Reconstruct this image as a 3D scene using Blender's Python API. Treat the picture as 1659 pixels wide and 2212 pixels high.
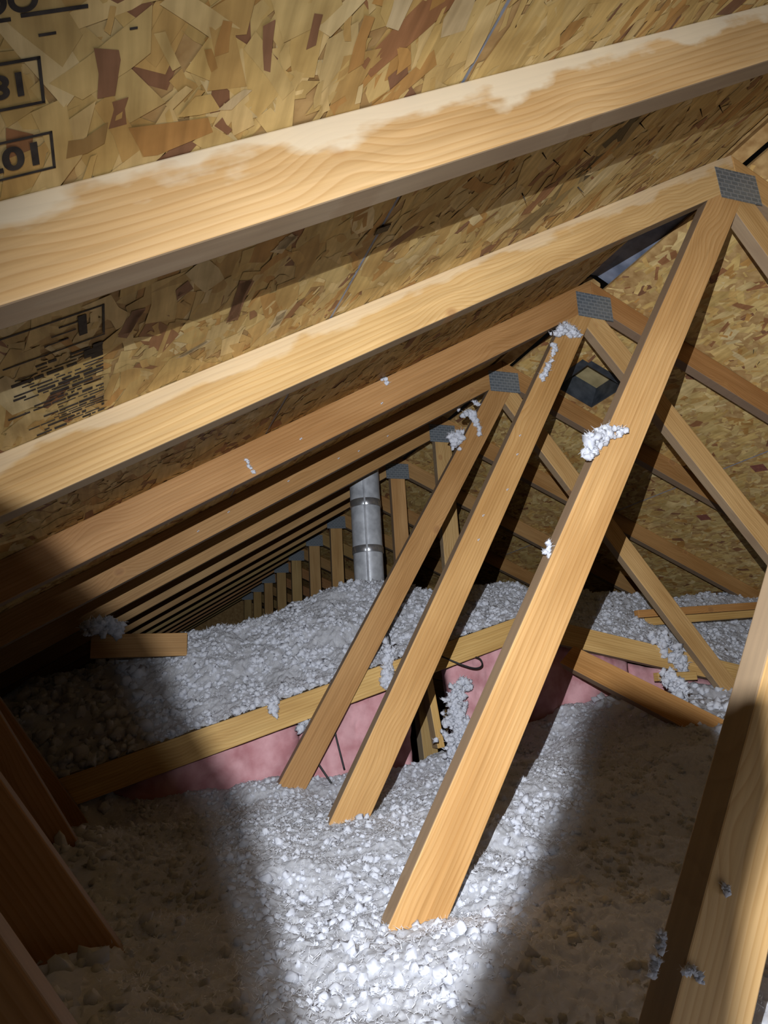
import bpy, bmesh, math, random
import numpy as np
from mathutils import Vector, Matrix

random.seed(7)
rng = np.random.default_rng(11)
for o in list(bpy.data.objects):
    bpy.data.objects.remove(o)
scene = bpy.context.scene
COL = scene.collection
H = 0.80            # height of the camera above the attic floor datum

# ------------------------------------------------------------------ camera
cam_d = bpy.data.cameras.new('camera')
cam_d.sensor_fit = 'VERTICAL'
cam_d.sensor_height = 36.0
cam_d.lens = 36.0 * 1516.5 / 2212.0
cam_d.clip_start = 0.01
cam = bpy.data.objects.new('camera', cam_d)
COL.objects.link(cam)
_r = Vector((0.9345141, -0.35119517, -0.05783909))
_d = Vector((0.03602994, 0.25501055, -0.96626676))
_f = Vector((0.3540978, 0.90090597, 0.2509645))
M = Matrix((_r, -_d, -_f)).transposed().to_4x4()
M.translation = Vector((0, 0, H))
cam.matrix_world = M
scene.camera = cam

# ------------------------------------------------------------------ world, light, exposure
w = bpy.data.worlds.new('world')
scene.world = w
w.use_nodes = True
w.node_tree.nodes['Background'].inputs[0].default_value = (0.010, 0.009, 0.008, 1)
w.node_tree.nodes['Background'].inputs[1].default_value = 0.2
LAMP = Vector((-0.058, -0.047, 0.128 + H))          # head torch beside the camera
AIM = Vector((1.018, 2.0, 0.069 + H))
SPOT_AIM = Vector((1.58, 1.8, -0.12 + H))            # where the middle of the beam falls
LIGHT_W = 310.0
scene.view_settings.view_transform = 'Standard'
scene.view_settings.look = 'None'
scene.view_settings.gamma = 1.0
scene.view_settings.use_curve_mapping = False
scene.view_settings.exposure = 0.0
scene.cycles.max_bounces = 4
scene.cycles.diffuse_bounces = 3
scene.cycles.glossy_bounces = 2
scene.cycles.transmission_bounces = 3
scene.cycles.caustics_reflective = False
scene.cycles.caustics_refractive = False


def spot(name, loc, aim, power, size, blend, radius, col):
    d = bpy.data.lights.new(name, 'SPOT')
    d.energy = power
    d.spot_size = math.radians(size)
    d.spot_blend = blend
    d.shadow_soft_size = radius
    d.color = col
    # reflector torch: the beam is nearly collimated, so it weakens with distance more slowly than a bare bulb
    d.use_nodes = True
    nt = d.node_tree
    fo = nt.nodes.new('ShaderNodeLightFalloff'); fo.inputs['Strength'].default_value = 1.0; fo.inputs['Smooth'].default_value = 2.0
    nt.links.new(fo.outputs['Quadratic'], nt.nodes['Emission'].inputs['Strength'])
    o = bpy.data.objects.new(name, d)
    COL.objects.link(o)
    o.location = loc
    o.rotation_euler = (aim - loc).to_track_quat('-Z', 'Y').to_euler()
    return o


AX = (AIM - LAMP).normalized()
spot('torch_light', LAMP, SPOT_AIM, LIGHT_W, 122, 1.0, 0.0010, (0.93, 0.96, 1.0))
spot('torch_spill_light', LAMP + AX * 0.007, SPOT_AIM + AX * 0.007, LIGHT_W * 0.12, 122, 1.0, 0.0009, (0.90, 0.94, 1.0))

# ------------------------------------------------------------------ helpers


def tag(o, label=None, cat=None, group=None, kind=None):
    if label: o['label'] = label
    if cat: o['category'] = cat
    if group: o['group'] = group
    if kind: o['kind'] = kind
    return o


def empty(name, loc):
    o = bpy.data.objects.new(name, None)
    o.empty_display_size = 0.1
    COL.objects.link(o)
    o.location = loc
    return o


def link(name, me, mat, parent=None, loc=None, mw=None, color=None):
    o = bpy.data.objects.new(name, me)
    COL.objects.link(o)
    if mat is not None and len(me.materials) == 0:
        me.materials.append(mat)
    m = mw if mw is not None else Matrix.Translation(loc if loc is not None else Vector((0, 0, 0)))
    if parent is not None:
        o.parent = parent
        p = parent
        base = Vector((0, 0, 0))
        pm = Matrix.Identity(4)
        chain = []
        while p is not None:
            chain.append(p.matrix_basis.copy())
            p = p.parent
        for cm in reversed(chain):
            pm = pm @ cm
        o.matrix_basis = pm.inverted() @ m
    else:
        o.matrix_basis = m
    if color: o.color = color
    return o


def bm_mesh(bm, name, smooth=False):
    me = bpy.data.meshes.new(name)
    bmesh.ops.recalc_face_normals(bm, faces=bm.faces)
    bm.to_mesh(me)
    bm.free()
    if smooth:
        me.polygons.foreach_set('use_smooth', [True] * len(me.polygons))
    return me


def prism_mesh(name, poly, t, bevel=0.0022):
    """poly: (x,z) outline; extruded along +Y by t."""
    bm = bmesh.new()
    a = [bm.verts.new((x, 0, z)) for x, z in poly]
    b = [bm.verts.new((x, t, z)) for x, z in poly]
    n = len(poly)
    bm.faces.new(a)
    bm.faces.new(b[::-1])
    for i in range(n):
        bm.faces.new((a[i], b[i], b[(i + 1) % n], a[(i + 1) % n]))
    bmesh.ops.recalc_face_normals(bm, faces=bm.faces)
    if bevel > 0:
        bmesh.ops.bevel(bm, geom=list(bm.edges), offset=bevel, segments=2, affect='EDGES', profile=0.5)
    return bm_mesh(bm, name)


def beam_xz(name, a, b, wd, yf, th, mat, parent=None, color=(1, 1, 1, 0), poly=None, bevel=0.0022):
    """timber in a truss plane: axis from a to b (x,z rel camera), front face at y=yf."""
    a = Vector((a[0], 0, a[1])); b = Vector((b[0], 0, b[1]))
    d = (b - a); L = d.length; d.normalize()
    up = Vector((-d.z, 0, d.x))          # local z
    m = Matrix(((d.x, 0, up.x, 0), (0, 1, 0, 0), (d.z, 0, up.z, 0), (0, 0, 0, 1)))
    m.translation = Vector((a.x, yf, a.z + H))
    if poly is None:
        pl = [(0, -wd / 2), (L, -wd / 2), (L, wd / 2), (0, wd / 2)]
    else:
        pl = []
        for x, z in poly:
            v = Vector((x, 0, z)) - a
            pl.append((v.dot(d), v.dot(up)))
    # local mesh must be right handed: local axes (d, y, up) -> y = up x d ; check
    me = prism_mesh(name, pl, th, bevel)
    return link(name, me, mat, parent, mw=m, color=color)


def beam3d(name, a, b, wd, th, face_dir, mat, parent=None, color=(1, 1, 1, 0), bevel=0.0022):
    """free timber: axis a->b (rel camera), wide face looks along face_dir."""
    a = Vector(a); b = Vector(b)
    d = (b - a); L = d.length; d.normalize()
    f = Vector(face_dir); f = (f - d * f.dot(d)).normalized()
    up = d.cross(-f).normalized()        # local z
    yv = up.cross(d).normalized()
    m = Matrix(((d.x, yv.x, up.x, 0), (d.y, yv.y, up.y, 0), (d.z, yv.z, up.z, 0), (0, 0, 0, 1)))
    m.translation = a + Vector((0, 0, H))
    pl = [(0, -wd / 2), (L, -wd / 2), (L, wd / 2), (0, wd / 2)]
    me = prism_mesh(name, pl, th, bevel)
    return link(name, me, mat, parent, mw=m, color=color)


def tube_mesh(name, pts, r, sides=8, closed=False):
    bm = bmesh.new()
    pts = [Vector(p) for p in pts]
    rings = []
    n = len(pts)
    for i, p in enumerate(pts):
        t = (pts[min(i + 1, n - 1)] - pts[max(i - 1, 0)]).normalized()
        u = t.cross(Vector((0.31, 0.2, 0.93))).normalized()
        v = t.cross(u)
        rings.append([bm.verts.new(p + r * (math.cos(k * 2 * math.pi / sides) * u + math.sin(k * 2 * math.pi / sides) * v)) for k in range(sides)])
    for i in range(n - 1):
        for k in range(sides):
            bm.faces.new((rings[i][k], rings[i][(k + 1) % sides], rings[i + 1][(k + 1) % sides], rings[i + 1][k]))
    bm.faces.new(rings[0][::-1]); bm.faces.new(rings[-1])
    return bm_mesh(bm, name, True)


def np_mesh(name, V, F, smooth=True, col=None):
    """V (n,3), F (m,k) all faces with k corners."""
    me = bpy.data.meshes.new(name)
    V = np.ascontiguousarray(V, dtype=np.float32); F = np.ascontiguousarray(F, dtype=np.int32)
    m, k = F.shape
    me.vertices.add(len(V)); me.vertices.foreach_set('co', V.ravel())
    me.loops.add(m * k); me.loops.foreach_set('vertex_index', F.ravel())
    me.polygons.add(m)
    me.polygons.foreach_set('loop_start', np.arange(0, m * k, k, dtype=np.int32))
    me.polygons.foreach_set('loop_total', np.full(m, k, dtype=np.int32))
    me.update(calc_edges=True)
    if smooth:
        me.polygons.foreach_set('use_smooth', np.ones(m, dtype=bool))
    if col is not None:
        at = me.color_attributes.new('Col', 'FLOAT_COLOR', 'POINT')
        c4 = np.ones((len(V), 4), dtype=np.float32); c4[:, :3] = col
        at.data.foreach_set('color', c4.ravel())
    return me


# numpy noise
def _hash(ix, iy, seed):
    n = (ix.astype(np.int64) * 374761393 + iy.astype(np.int64) * 668265263 + seed * 974634777) & 0x7fffffff
    n = ((n ^ (n >> 13)) * 1274126177) & 0x7fffffff
    return ((n ^ (n >> 16)) & 0xffffff) / float(0xffffff)


def vnoise(x, y, seed=0):
    ix = np.floor(x); iy = np.floor(y)
    fx = x - ix; fy = y - iy
    fx = fx * fx * (3 - 2 * fx); fy = fy * fy * (3 - 2 * fy)
    a = _hash(ix, iy, seed); b = _hash(ix + 1, iy, seed); c = _hash(ix, iy + 1, seed); d = _hash(ix + 1, iy + 1, seed)
    return (a * (1 - fx) + b * fx) * (1 - fy) + (c * (1 - fx) + d * fx) * fy - 0.5


def fbm(x, y, sc, octv=4, seed=0):
    t = 0; a = 1.0; f = sc
    for i in range(octv):
        t = t + a * vnoise(x * f + 17.3 * i, y * f - 9.1 * i, seed + i)
        a *= 0.5; f *= 2.1
    return t


def worley(x, y, cell, seed=0):
    X = x / cell; Y = y / cell
    ix = np.floor(X); iy = np.floor(Y)
    best = np.full(X.shape, 9.0)
    hid = np.zeros(X.shape)
    for dx in (-1, 0, 1):
        for dy in (-1, 0, 1):
            cx = ix + dx; cy = iy + dy
            px = cx + _hash(cx, cy, seed); py = cy + _hash(cx, cy, seed + 5)
            d = (X - px) ** 2 + (Y - py) ** 2
            h = _hash(cx, cy, seed + 9)
            mk = d < best
            best = np.where(mk, d, best); hid = np.where(mk, h, hid)
    return np.sqrt(best), hid


# ------------------------------------------------------------------ materials
def new_mat(name):
    m = bpy.data.materials.new(name); m.use_nodes = True
    nt = m.node_tree
    bs = nt.nodes['Principled BSDF']
    return m, nt, bs


def N(nt, t, **kw):
    n = nt.nodes.new(t)
    for k, v in kw.items():
        setattr(n, k, v)
    return n


def ramp(nt, stops, interp='LINEAR'):
    r = nt.nodes.new('ShaderNodeValToRGB')
    r.color_ramp.interpolation = interp
    els = r.color_ramp.elements
    while len(els) < len(stops): els.new(0.5)
    for e, (p, c) in zip(els, stops):
        e.position = p; e.color = (*c, 1) if len(c) == 3 else c
    return r


def mixc(nt, fac, a, b, mode='MIX'):
    n = nt.nodes.new('ShaderNodeMix'); n.data_type = 'RGBA'; n.blend_type = mode
    if isinstance(fac, (int, float)): n.inputs[0].default_value = fac
    else: nt.links.new(fac, n.inputs[0])
    for s, i in ((a, 6), (b, 7)):
        if isinstance(s, tuple): n.inputs[i].default_value = (*s, 1)
        else: nt.links.new(s, n.inputs[i])
    return n.outputs[2]


def math_n(nt, op, a, b=None, c=None):
    n = nt.nodes.new('ShaderNodeMath'); n.operation = op
    for i, s in enumerate((a, b, c)):
        if s is None: continue
        if isinstance(s, (int, float)): n.inputs[i].default_value = s
        else: nt.links.new(s, n.inputs[i])
    return n.outputs[0]


def wood_mat():
    m, nt, bs = new_mat('spruce_lumber')
    tc = N(nt, 'ShaderNodeTexCoord'); oi = N(nt, 'ShaderNodeObjectInfo')
    off = N(nt, 'ShaderNodeVectorMath', operation='MULTIPLY_ADD')
    nt.links.new(oi.outputs['Random'], off.inputs[0]); off.inputs[1].default_value = (31.0, 17.0, 0.9)
    nt.links.new(tc.outputs['Object'], off.inputs[2])
    P = off.outputs[0]
    # knots: sparse 2-D cells over the wide face
    km = N(nt, 'ShaderNodeMapping'); km.inputs['Scale'].default_value = (4.2, 0.02, 5.6)
    nt.links.new(P, km.inputs[0])
    kv = N(nt, 'ShaderNodeTexVoronoi'); kv.inputs['Scale'].default_value = 1.0
    nt.links.new(km.outputs[0], kv.inputs['Vector'])
    kd = kv.outputs['Distance']
    # grain flows around knots
    push = math_n(nt, 'MULTIPLY', math_n(nt, 'SMOOTH_MIN', kd, 0.35, 0.2), 0.10)
    sep = N(nt, 'ShaderNodeSeparateXYZ'); nt.links.new(P, sep.inputs[0])
    comb = N(nt, 'ShaderNodeCombineXYZ')
    nt.links.new(math_n(nt, 'MULTIPLY', sep.outputs[0], 0.10), comb.inputs[0])
    nt.links.new(math_n(nt, 'MULTIPLY', sep.outputs[1], 0.7), comb.inputs[1])
    nt.links.new(math_n(nt, 'ADD', sep.outputs[2], push), comb.inputs[2])
    wv = N(nt, 'ShaderNodeTexWave', wave_type='BANDS', bands_direction='Z', wave_profile='SAW')
    wv.inputs['Scale'].default_value = 34.0; wv.inputs['Distortion'].default_value = 5.5
    wv.inputs['Detail'].default_value = 2.0; wv.inputs['Detail Scale'].default_value = 0.9
    nt.links.new(comb.outputs[0], wv.inputs['Vector'])
    fm = N(nt, 'ShaderNodeMapping'); fm.inputs['Scale'].default_value = (5, 160, 160)
    nt.links.new(P, fm.inputs[0])
    fn = N(nt, 'ShaderNodeTexNoise'); fn.inputs['Scale'].default_value = 1.0; fn.inputs['Detail'].default_value = 3
    nt.links.new(fm.outputs[0], fn.inputs['Vector'])
    bm_ = N(nt, 'ShaderNodeMapping'); bm_.inputs['Scale'].default_value = (3, 8, 14)
    nt.links.new(P, bm_.inputs[0])
    bn = N(nt, 'ShaderNodeTexNoise'); bn.inputs['Scale'].default_value = 1.0; bn.inputs['Detail'].default_value = 2
    nt.links.new(bm_.outputs[0], bn.inputs['Vector'])
    grain = ramp(nt, [(0.0, (0.565, 0.395, 0.205)), (0.62, (0.53, 0.36, 0.172)), (0.9, (0.475, 0.305, 0.135)), (1.0, (0.545, 0.372, 0.182))])
    nt.links.new(wv.outputs['Fac'], grain.inputs[0])
    fr = ramp(nt, [(0.3, (0.86, 0.84, 0.80)), (0.7, (1.08, 1.08, 1.08))])
    nt.links.new(fn.outputs['Fac'], fr.inputs[0])
    c = mixc(nt, 1.0, grain.outputs[0], fr.outputs[0], 'MULTIPLY')
    br = ramp(nt, [(0.3, (0.80, 0.72, 0.62)), (0.65, (1.06, 1.06, 1.08))])
    nt.links.new(bn.outputs['Fac'], br.inputs[0])
    c = mixc(nt, 0.8, c, br.outputs[0], 'MULTIPLY')
    c = mixc(nt, 1.0, c, oi.outputs['Color'], 'MULTIPLY')
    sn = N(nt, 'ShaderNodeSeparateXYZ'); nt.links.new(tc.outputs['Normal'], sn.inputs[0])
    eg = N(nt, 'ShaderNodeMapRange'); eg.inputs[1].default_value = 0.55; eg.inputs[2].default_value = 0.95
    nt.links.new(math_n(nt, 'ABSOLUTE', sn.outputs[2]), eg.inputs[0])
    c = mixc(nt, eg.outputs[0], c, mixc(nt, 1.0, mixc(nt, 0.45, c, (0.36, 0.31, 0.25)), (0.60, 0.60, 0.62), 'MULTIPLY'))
    kr = ramp(nt, [(0.035, (0.8, 0.8, 0.8)), (0.055, (0.55, 0.55, 0.55)), (0.075, (1, 1, 1)), (0.105, (0, 0, 0))])
    nt.links.new(kd, kr.inputs[0])
    kcol = ramp(nt, [(0.0, (0.33, 0.17, 0.07)), (0.05, (0.24, 0.11, 0.045)), (0.1, (0.46, 0.25, 0.09))])
    nt.links.new(kd, kcol.inputs[0])
    c = mixc(nt, math_n(nt, 'MULTIPLY', kr.outputs[0], 0.72), c, kcol.outputs[0])
    # pale waney strip along the upper edge (object alpha)
    wn = N(nt, 'ShaderNodeTexNoise'); wn.inputs['Scale'].default_value = 9.0; wn.inputs['Detail'].default_value = 4
    wm = N(nt, 'ShaderNodeMapping'); wm.inputs['Scale'].default_value = (1.0, 1, 2.5)
    nt.links.new(P, wm.inputs[0]); nt.links.new(wm.outputs[0], wn.inputs['Vector'])
    sp2 = N(nt, 'ShaderNodeSeparateXYZ'); nt.links.new(tc.outputs['Object'], sp2.inputs[0])
    e = math_n(nt, 'MULTIPLY_ADD', wn.outputs['Fac'], -0.10, math_n(nt, 'ADD', sp2.outputs[2], 0.030))
    edge = N(nt, 'ShaderNodeMapRange'); edge.inputs[1].default_value = -0.006; edge.inputs[2].default_value = 0.006
    nt.links.new(e, edge.inputs[0])
    c = mixc(nt, math_n(nt, 'MULTIPLY', edge.outputs[0], oi.outputs['Alpha']), c, (0.70, 0.60, 0.44))
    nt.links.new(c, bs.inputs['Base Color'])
    bs.inputs['Roughness'].default_value = 0.62
    bs.inputs['Specular IOR Level'].default_value = 0.28
    return m


def strand_mat():
    m, nt, bs = new_mat('osb_strand')
    at = N(nt, 'ShaderNodeAttribute', attribute_name='Col')
    tc = N(nt, 'ShaderNodeTexCoord')
    mp = N(nt, 'ShaderNodeMapping'); mp.inputs['Scale'].default_value = (90, 9, 90)
    nt.links.new(tc.outputs['Object'], mp.inputs[0])
    n1 = N(nt, 'ShaderNodeTexNoise'); n1.inputs['Scale'].default_value = 1.0; n1.inputs['Detail'].default_value = 4
    nt.links.new(mp.outputs[0], n1.inputs['Vector'])
    n2 = N(nt, 'ShaderNodeTexNoise'); n2.inputs['Scale'].default_value = 14.0; n2.inputs['Detail'].default_value = 4
    nt.links.new(tc.outputs['Object'], n2.inputs['Vector'])
    r1 = ramp(nt, [(0.3, (0.78, 0.76, 0.72)), (0.7, (1.12, 1.12, 1.12))]); nt.links.new(n1.outputs['Fac'], r1.inputs[0])
    r2 = ramp(nt, [(0.35, (0.82, 0.78, 0.72)), (0.65, (1.1, 1.1, 1.1))]); nt.links.new(n2.outputs['Fac'], r2.inputs[0])
    c = mixc(nt, 1.0, at.outputs['Color'], r1.outputs[0], 'MULTIPLY')
    c = mixc(nt, 1.0, c, r2.outputs[0], 'MULTIPLY')
    nt.links.new(c, bs.inputs['Base Color'])
    bs.inputs['Roughness'].default_value = 0.55; bs.inputs['Specular IOR Level'].default_value = 0.3
    return m


def noise_mat(name, c0, c1, scale, rough=0.9, bump=0.0, bdist=0.003, metal=0.0, spec=0.3, mapping=None):
    m, nt, bs = new_mat(name)
    tc = N(nt, 'ShaderNodeTexCoord')
    n1 = N(nt, 'ShaderNodeTexNoise'); n1.inputs['Scale'].default_value = scale; n1.inputs['Detail'].default_value = 5
    if mapping:
        mp = N(nt, 'ShaderNodeMapping'); mp.inputs['Scale'].default_value = mapping
        nt.links.new(tc.outputs['Object'], mp.inputs[0]); nt.links.new(mp.outputs[0], n1.inputs['Vector'])
    else:
        nt.links.new(tc.outputs['Object'], n1.inputs['Vector'])
    r = ramp(nt, [(0.33, c0), (0.67, c1)]); nt.links.new(n1.outputs['Fac'], r.inputs[0])
    nt.links.new(r.outputs[0], bs.inputs['Base Color'])
    bs.inputs['Roughness'].default_value = rough; bs.inputs['Metallic'].default_value = metal
    bs.inputs['Specular IOR Level'].default_value = spec
    if bump:
        bp = N(nt, 'ShaderNodeBump'); bp.inputs['Strength'].default_value = bump; bp.inputs['Distance'].default_value = bdist
        nt.links.new(n1.outputs['Fac'], bp.inputs['Height']); nt.links.new(bp.outputs[0], bs.inputs['Normal'])
    return m


def plate_mat():
    m, nt, bs = new_mat('galvanised_nail_plate')
    tc = N(nt, 'ShaderNodeTexCoord')
    mp = N(nt, 'ShaderNodeMapping'); mp.inputs['Rotation'].default_value = (math.radians(90), 0, 0)
    nt.links.new(tc.outputs['Object'], mp.inputs[0])
    b = N(nt, 'ShaderNodeTexBrick'); b.inputs['Scale'].default_value = 1.0
    b.inputs['Brick Width'].default_value = 0.024; b.inputs['Row Height'].default_value = 0.013
    b.inputs['Mortar Size'].default_value = 0.0022; b.inputs['Mortar Smooth'].default_value = 0.3
    b.inputs['Color1'].default_value = (0.20, 0.23, 0.26, 1); b.inputs['Color2'].default_value = (0.16, 0.19, 0.22, 1)
    b.inputs['Mortar'].default_value = (0.30, 0.33, 0.36, 1)
    nt.links.new(mp.outputs[0], b.inputs['Vector'])
    nt.links.new(b.outputs['Color'], bs.inputs['Base Color'])
    bs.inputs['Metallic'].default_value = 0.55; bs.inputs['Roughness'].default_value = 0.5
    bp = N(nt, 'ShaderNodeBump'); bp.inputs['Strength'].default_value = 0.6; bp.inputs['Distance'].default_value = 0.002
    nt.links.new(b.outputs['Fac'], bp.inputs['Height']); nt.links.new(bp.outputs[0], bs.inputs['Normal'])
    return m


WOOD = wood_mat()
STRAND = strand_mat()
OSB = noise_mat('osb_core', (0.30, 0.17, 0.06), (0.50, 0.33, 0.14), 30, 0.7, 0.3, 0.002)
INK = noise_mat('black_ink', (0.012, 0.012, 0.016), (0.05, 0.045, 0.045), 60, 0.7)
PLATE = plate_mat()
WHITE = noise_mat('loose_fill_fibreglass', (0.77, 0.79, 0.86), (0.91, 0.925, 0.97), 140, 1.0, 0.0, 0.004, spec=0.05)
_nt = WHITE.node_tree
_tr = _nt.nodes.new('ShaderNodeBsdfTranslucent'); _tr.inputs[0].default_value = (0.88, 0.90, 0.97, 1)
_mx = _nt.nodes.new('ShaderNodeMixShader'); _mx.inputs[0].default_value = 0.52
_nt.links.new(_nt.nodes['Principled BSDF'].outputs[0], _mx.inputs[1]); _nt.links.new(_tr.outputs[0], _mx.inputs[2])
_nt.links.new(_mx.outputs[0], _nt.nodes['Material Output'].inputs[0])
PINK = noise_mat('pink_fibreglass', (0.42, 0.19, 0.205), (0.60, 0.34, 0.36), 16, 1.0, 0.6, 0.006, spec=0.1)
DUCT = noise_mat('galvanised_duct', (0.42, 0.44, 0.48), (0.66, 0.69, 0.74), 22, 0.40, 0.35, 0.003, metal=0.35, spec=0.8)
TAPE = noise_mat('foil_tape', (0.60, 0.63, 0.68), (0.80, 0.82, 0.86), 40, 0.26, 0.3, 0.002, metal=0.9)
WIRE = noise_mat('black_wire', (0.01, 0.01, 0.012), (0.03, 0.03, 0.03), 20, 0.5)
STEEL = noise_mat('nail_steel', (0.03, 0.025, 0.02), (0.09, 0.075, 0.06), 200, 0.5, metal=0.5)
VENT = noise_mat('ridge_vent_plastic', (0.10, 0.12, 0.17), (0.22, 0.25, 0.33), 18, 0.3, 0.2, 0.003)
VMETAL = noise_mat('dark_vent_metal', (0.035, 0.042, 0.052), (0.075, 0.085, 0.10), 25, 0.5, metal=0.3)
GAP = noise_mat('roofing_felt', (0.16, 0.19, 0.27), (0.26, 0.30, 0.40), 25, 0.6)
DRY = noise_mat('gypsum_board', (0.45, 0.42, 0.38), (0.55, 0.52, 0.48), 6, 0.9)
BLACKP = noise_mat('lamp_plastic', (0.012, 0.012, 0.012), (0.02, 0.02, 0.02), 30, 0.6)

# ------------------------------------------------------------------ roof geometry (relative to camera)
RX, RZ = 1.496, 1.238
AL, AR = math.radians(30.0), math.radians(25.0)


def deck_pt(side, s, y, c=0.09):
    a = AL if side == 'L' else AR
    sg = 1 if side == 'L' else -1
    return Vector((RX - sg * (s * math.cos(a) + c * math.sin(a)), y, RZ - s * math.sin(a) + c * math.cos(a)))


def deck_frame(side):
    """object matrix: local x along slope (down from ridge), y along ridge, local z = out of the room."""
    a = AL if side == 'L' else AR
    sg = 1 if side == 'L' else -1
    ex = Vector((-sg * math.cos(a), 0, -math.sin(a)))
    ez = Vector((-sg * math.sin(a), 0, math.cos(a)))
    m = Matrix(((ex.x, 0, ez.x, 0), (0, 1, 0, 0), (ex.z, 0, ez.z, 0), (0, 0, 0, 1)))
    o = Vector((RX, 0, RZ + H)) + ez * 0.09
    m.translation = o
    return m                               # local z = 0 is the underside; negative is inside the attic


PAL = np.array([(0.53, 0.38, 0.17), (0.50, 0.345, 0.14), (0.57, 0.42, 0.21), (0.47, 0.30, 0.115),
                (0.41, 0.225, 0.075), (0.27, 0.125, 0.06), (0.60, 0.47, 0.27), (0.20, 0.095, 0.055)])
PAL = PAL * np.array([[1.10, 1.12, 1.04]])
PW = np.array([0.27, 0.24, 0.17, 0.16, 0.065, 0.03, 0.045, 0.02])


def strands(side, s0, s1, y0, y1, parent, density, lmin=0.02, lmax=0.10, stain=None, holes=(), extra=()):
    n = int((s1 - s0) * (y1 - y0) * density)
    L = (lmin + (lmax - lmin) * rng.random(n) ** 2.0) / 2
    Wd = np.clip(L * rng.uniform(0.16, 0.5, n), 0.003, 0.021)
    big = rng.random(n) < 0.06
    L = np.where(big, L * 1.15, L); Wd = np.where(big, Wd * 1.9, Wd)
    cx = rng.uniform(s0 + 0.004, s1 - 0.004, n); cy = rng.uniform(y0 + 0.004, y1 - 0.004, n)
    an = rng.normal(0, 0.55, n) + np.pi / 2
    base = np.array([(-1, -1), (0.1, -1), (1, -1), (1, 1), (-0.1, 1), (-1, 1)], float)
    px = base[None, :, 0] * L[:, None]; py = base[None, :, 1] * Wd[:, None]
    px = px + rng.normal(0, 1, (n, 6)) * (Wd[:, None] * 0.55) * np.array([1, 0.5, 1, 1, 0.5, 1])
    py = py + rng.normal(0, 1, (n, 6)) * (Wd[:, None] * 0.22)
    ca, sa = np.cos(an)[:, None], np.sin(an)[:, None]
    X = cx[:, None] + px * ca - py * sa
    Y = cy[:, None] + px * sa + py * ca
    X = np.clip(X, s0 + 0.001, s1 - 0.001); Y = np.clip(Y, y0 + 0.001, y1 - 0.001)
    keep = np.ones(n, bool)
    for (a0, a1, b0, b1) in holes:
        keep &= ~((X.max(1) > a0) & (X.min(1) < a1) & (Y.max(1) > b0) & (Y.min(1) < b1))
    Z = -(0.00025 + 0.0016 * rng.random(n))[:, None] + rng.normal(0, 0.00010, (n, 6))
    ci = rng.choice(len(PAL), n, p=PW)
    col = PAL[ci] * rng.uniform(0.88, 1.10, (n, 1))
    if stain is not None:
        for (ss, yy, rs, ry, cc, am) in stain:
            d = np.sqrt(((cx - ss) / rs) ** 2 + ((cy - yy) / ry) ** 2)
            k = (np.clip(1.5 - d, 0, 1) * am * (rng.random(n) < 0.85))[:, None]
            col = col * (1 - k) + np.array(cc)[None] * k
    for (fs, fy, fl, fw, fa, fc) in extra:
        k = int(rng.integers(0, n)); keep[k] = True
        bx = base[:, 0] * fl / 2 + rng.normal(0, 1, 6) * fw * 0.32; by = base[:, 1] * fw / 2 + rng.normal(0, 1, 6) * fw * 0.12
        X[k] = fs + bx * math.cos(fa) - by * math.sin(fa); Y[k] = fy + bx * math.sin(fa) + by * math.cos(fa)
        Z[k] = -0.0020; col[k] = fc
    V = np.stack([X, Y, Z], -1)[keep].reshape(-1, 3)
    nk = int(keep.sum())
    F = np.arange(nk * 6).reshape(nk, 6)[:, ::-1]
    C = np.repeat(col[keep], 6, 0)
    me = np_mesh('wood_strands', V, F, False, C)
    o = link('wood_strands', me, STRAND, parent, mw=parent.matrix_basis)
    o.matrix_basis = Matrix.Identity(4)
    tag(o, kind='stuff')
    return o


def panel(side, s0, s1, y0, y1, parent, hole=None):
    t = 0.0115
    bm = bmesh.new()
    ss = [s0, s1]; ys = [y0, y1]
    if hole:
        ss = [s0, hole[0], hole[1], s1]; ys = [y0, hole[2], hole[3], y1]
    for i in range(len(ss) - 1):
        for j in range(len(ys) - 1):
            if hole and i == 1 and j == 1: continue
            g = bmesh.ops.create_cube(bm, size=1.0)
            for v in g['verts']:
                v.co = Vector(((ss[i] + ss[i + 1]) / 2 + v.co.x * (ss[i + 1] - ss[i]),
                               (ys[j] + ys[j + 1]) / 2 + v.co.y * (ys[j + 1] - ys[j]), t / 2 + v.co.z * t))
    if hole:
        bmesh.ops.remove_doubles(bm, verts=bm.verts, dist=1e-5)
    me = bm_mesh(bm, 'osb_panel')
    o = link('osb_panel', me, OSB, None, mw=deck_frame(side))
    o.parent = parent
    return o


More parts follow.
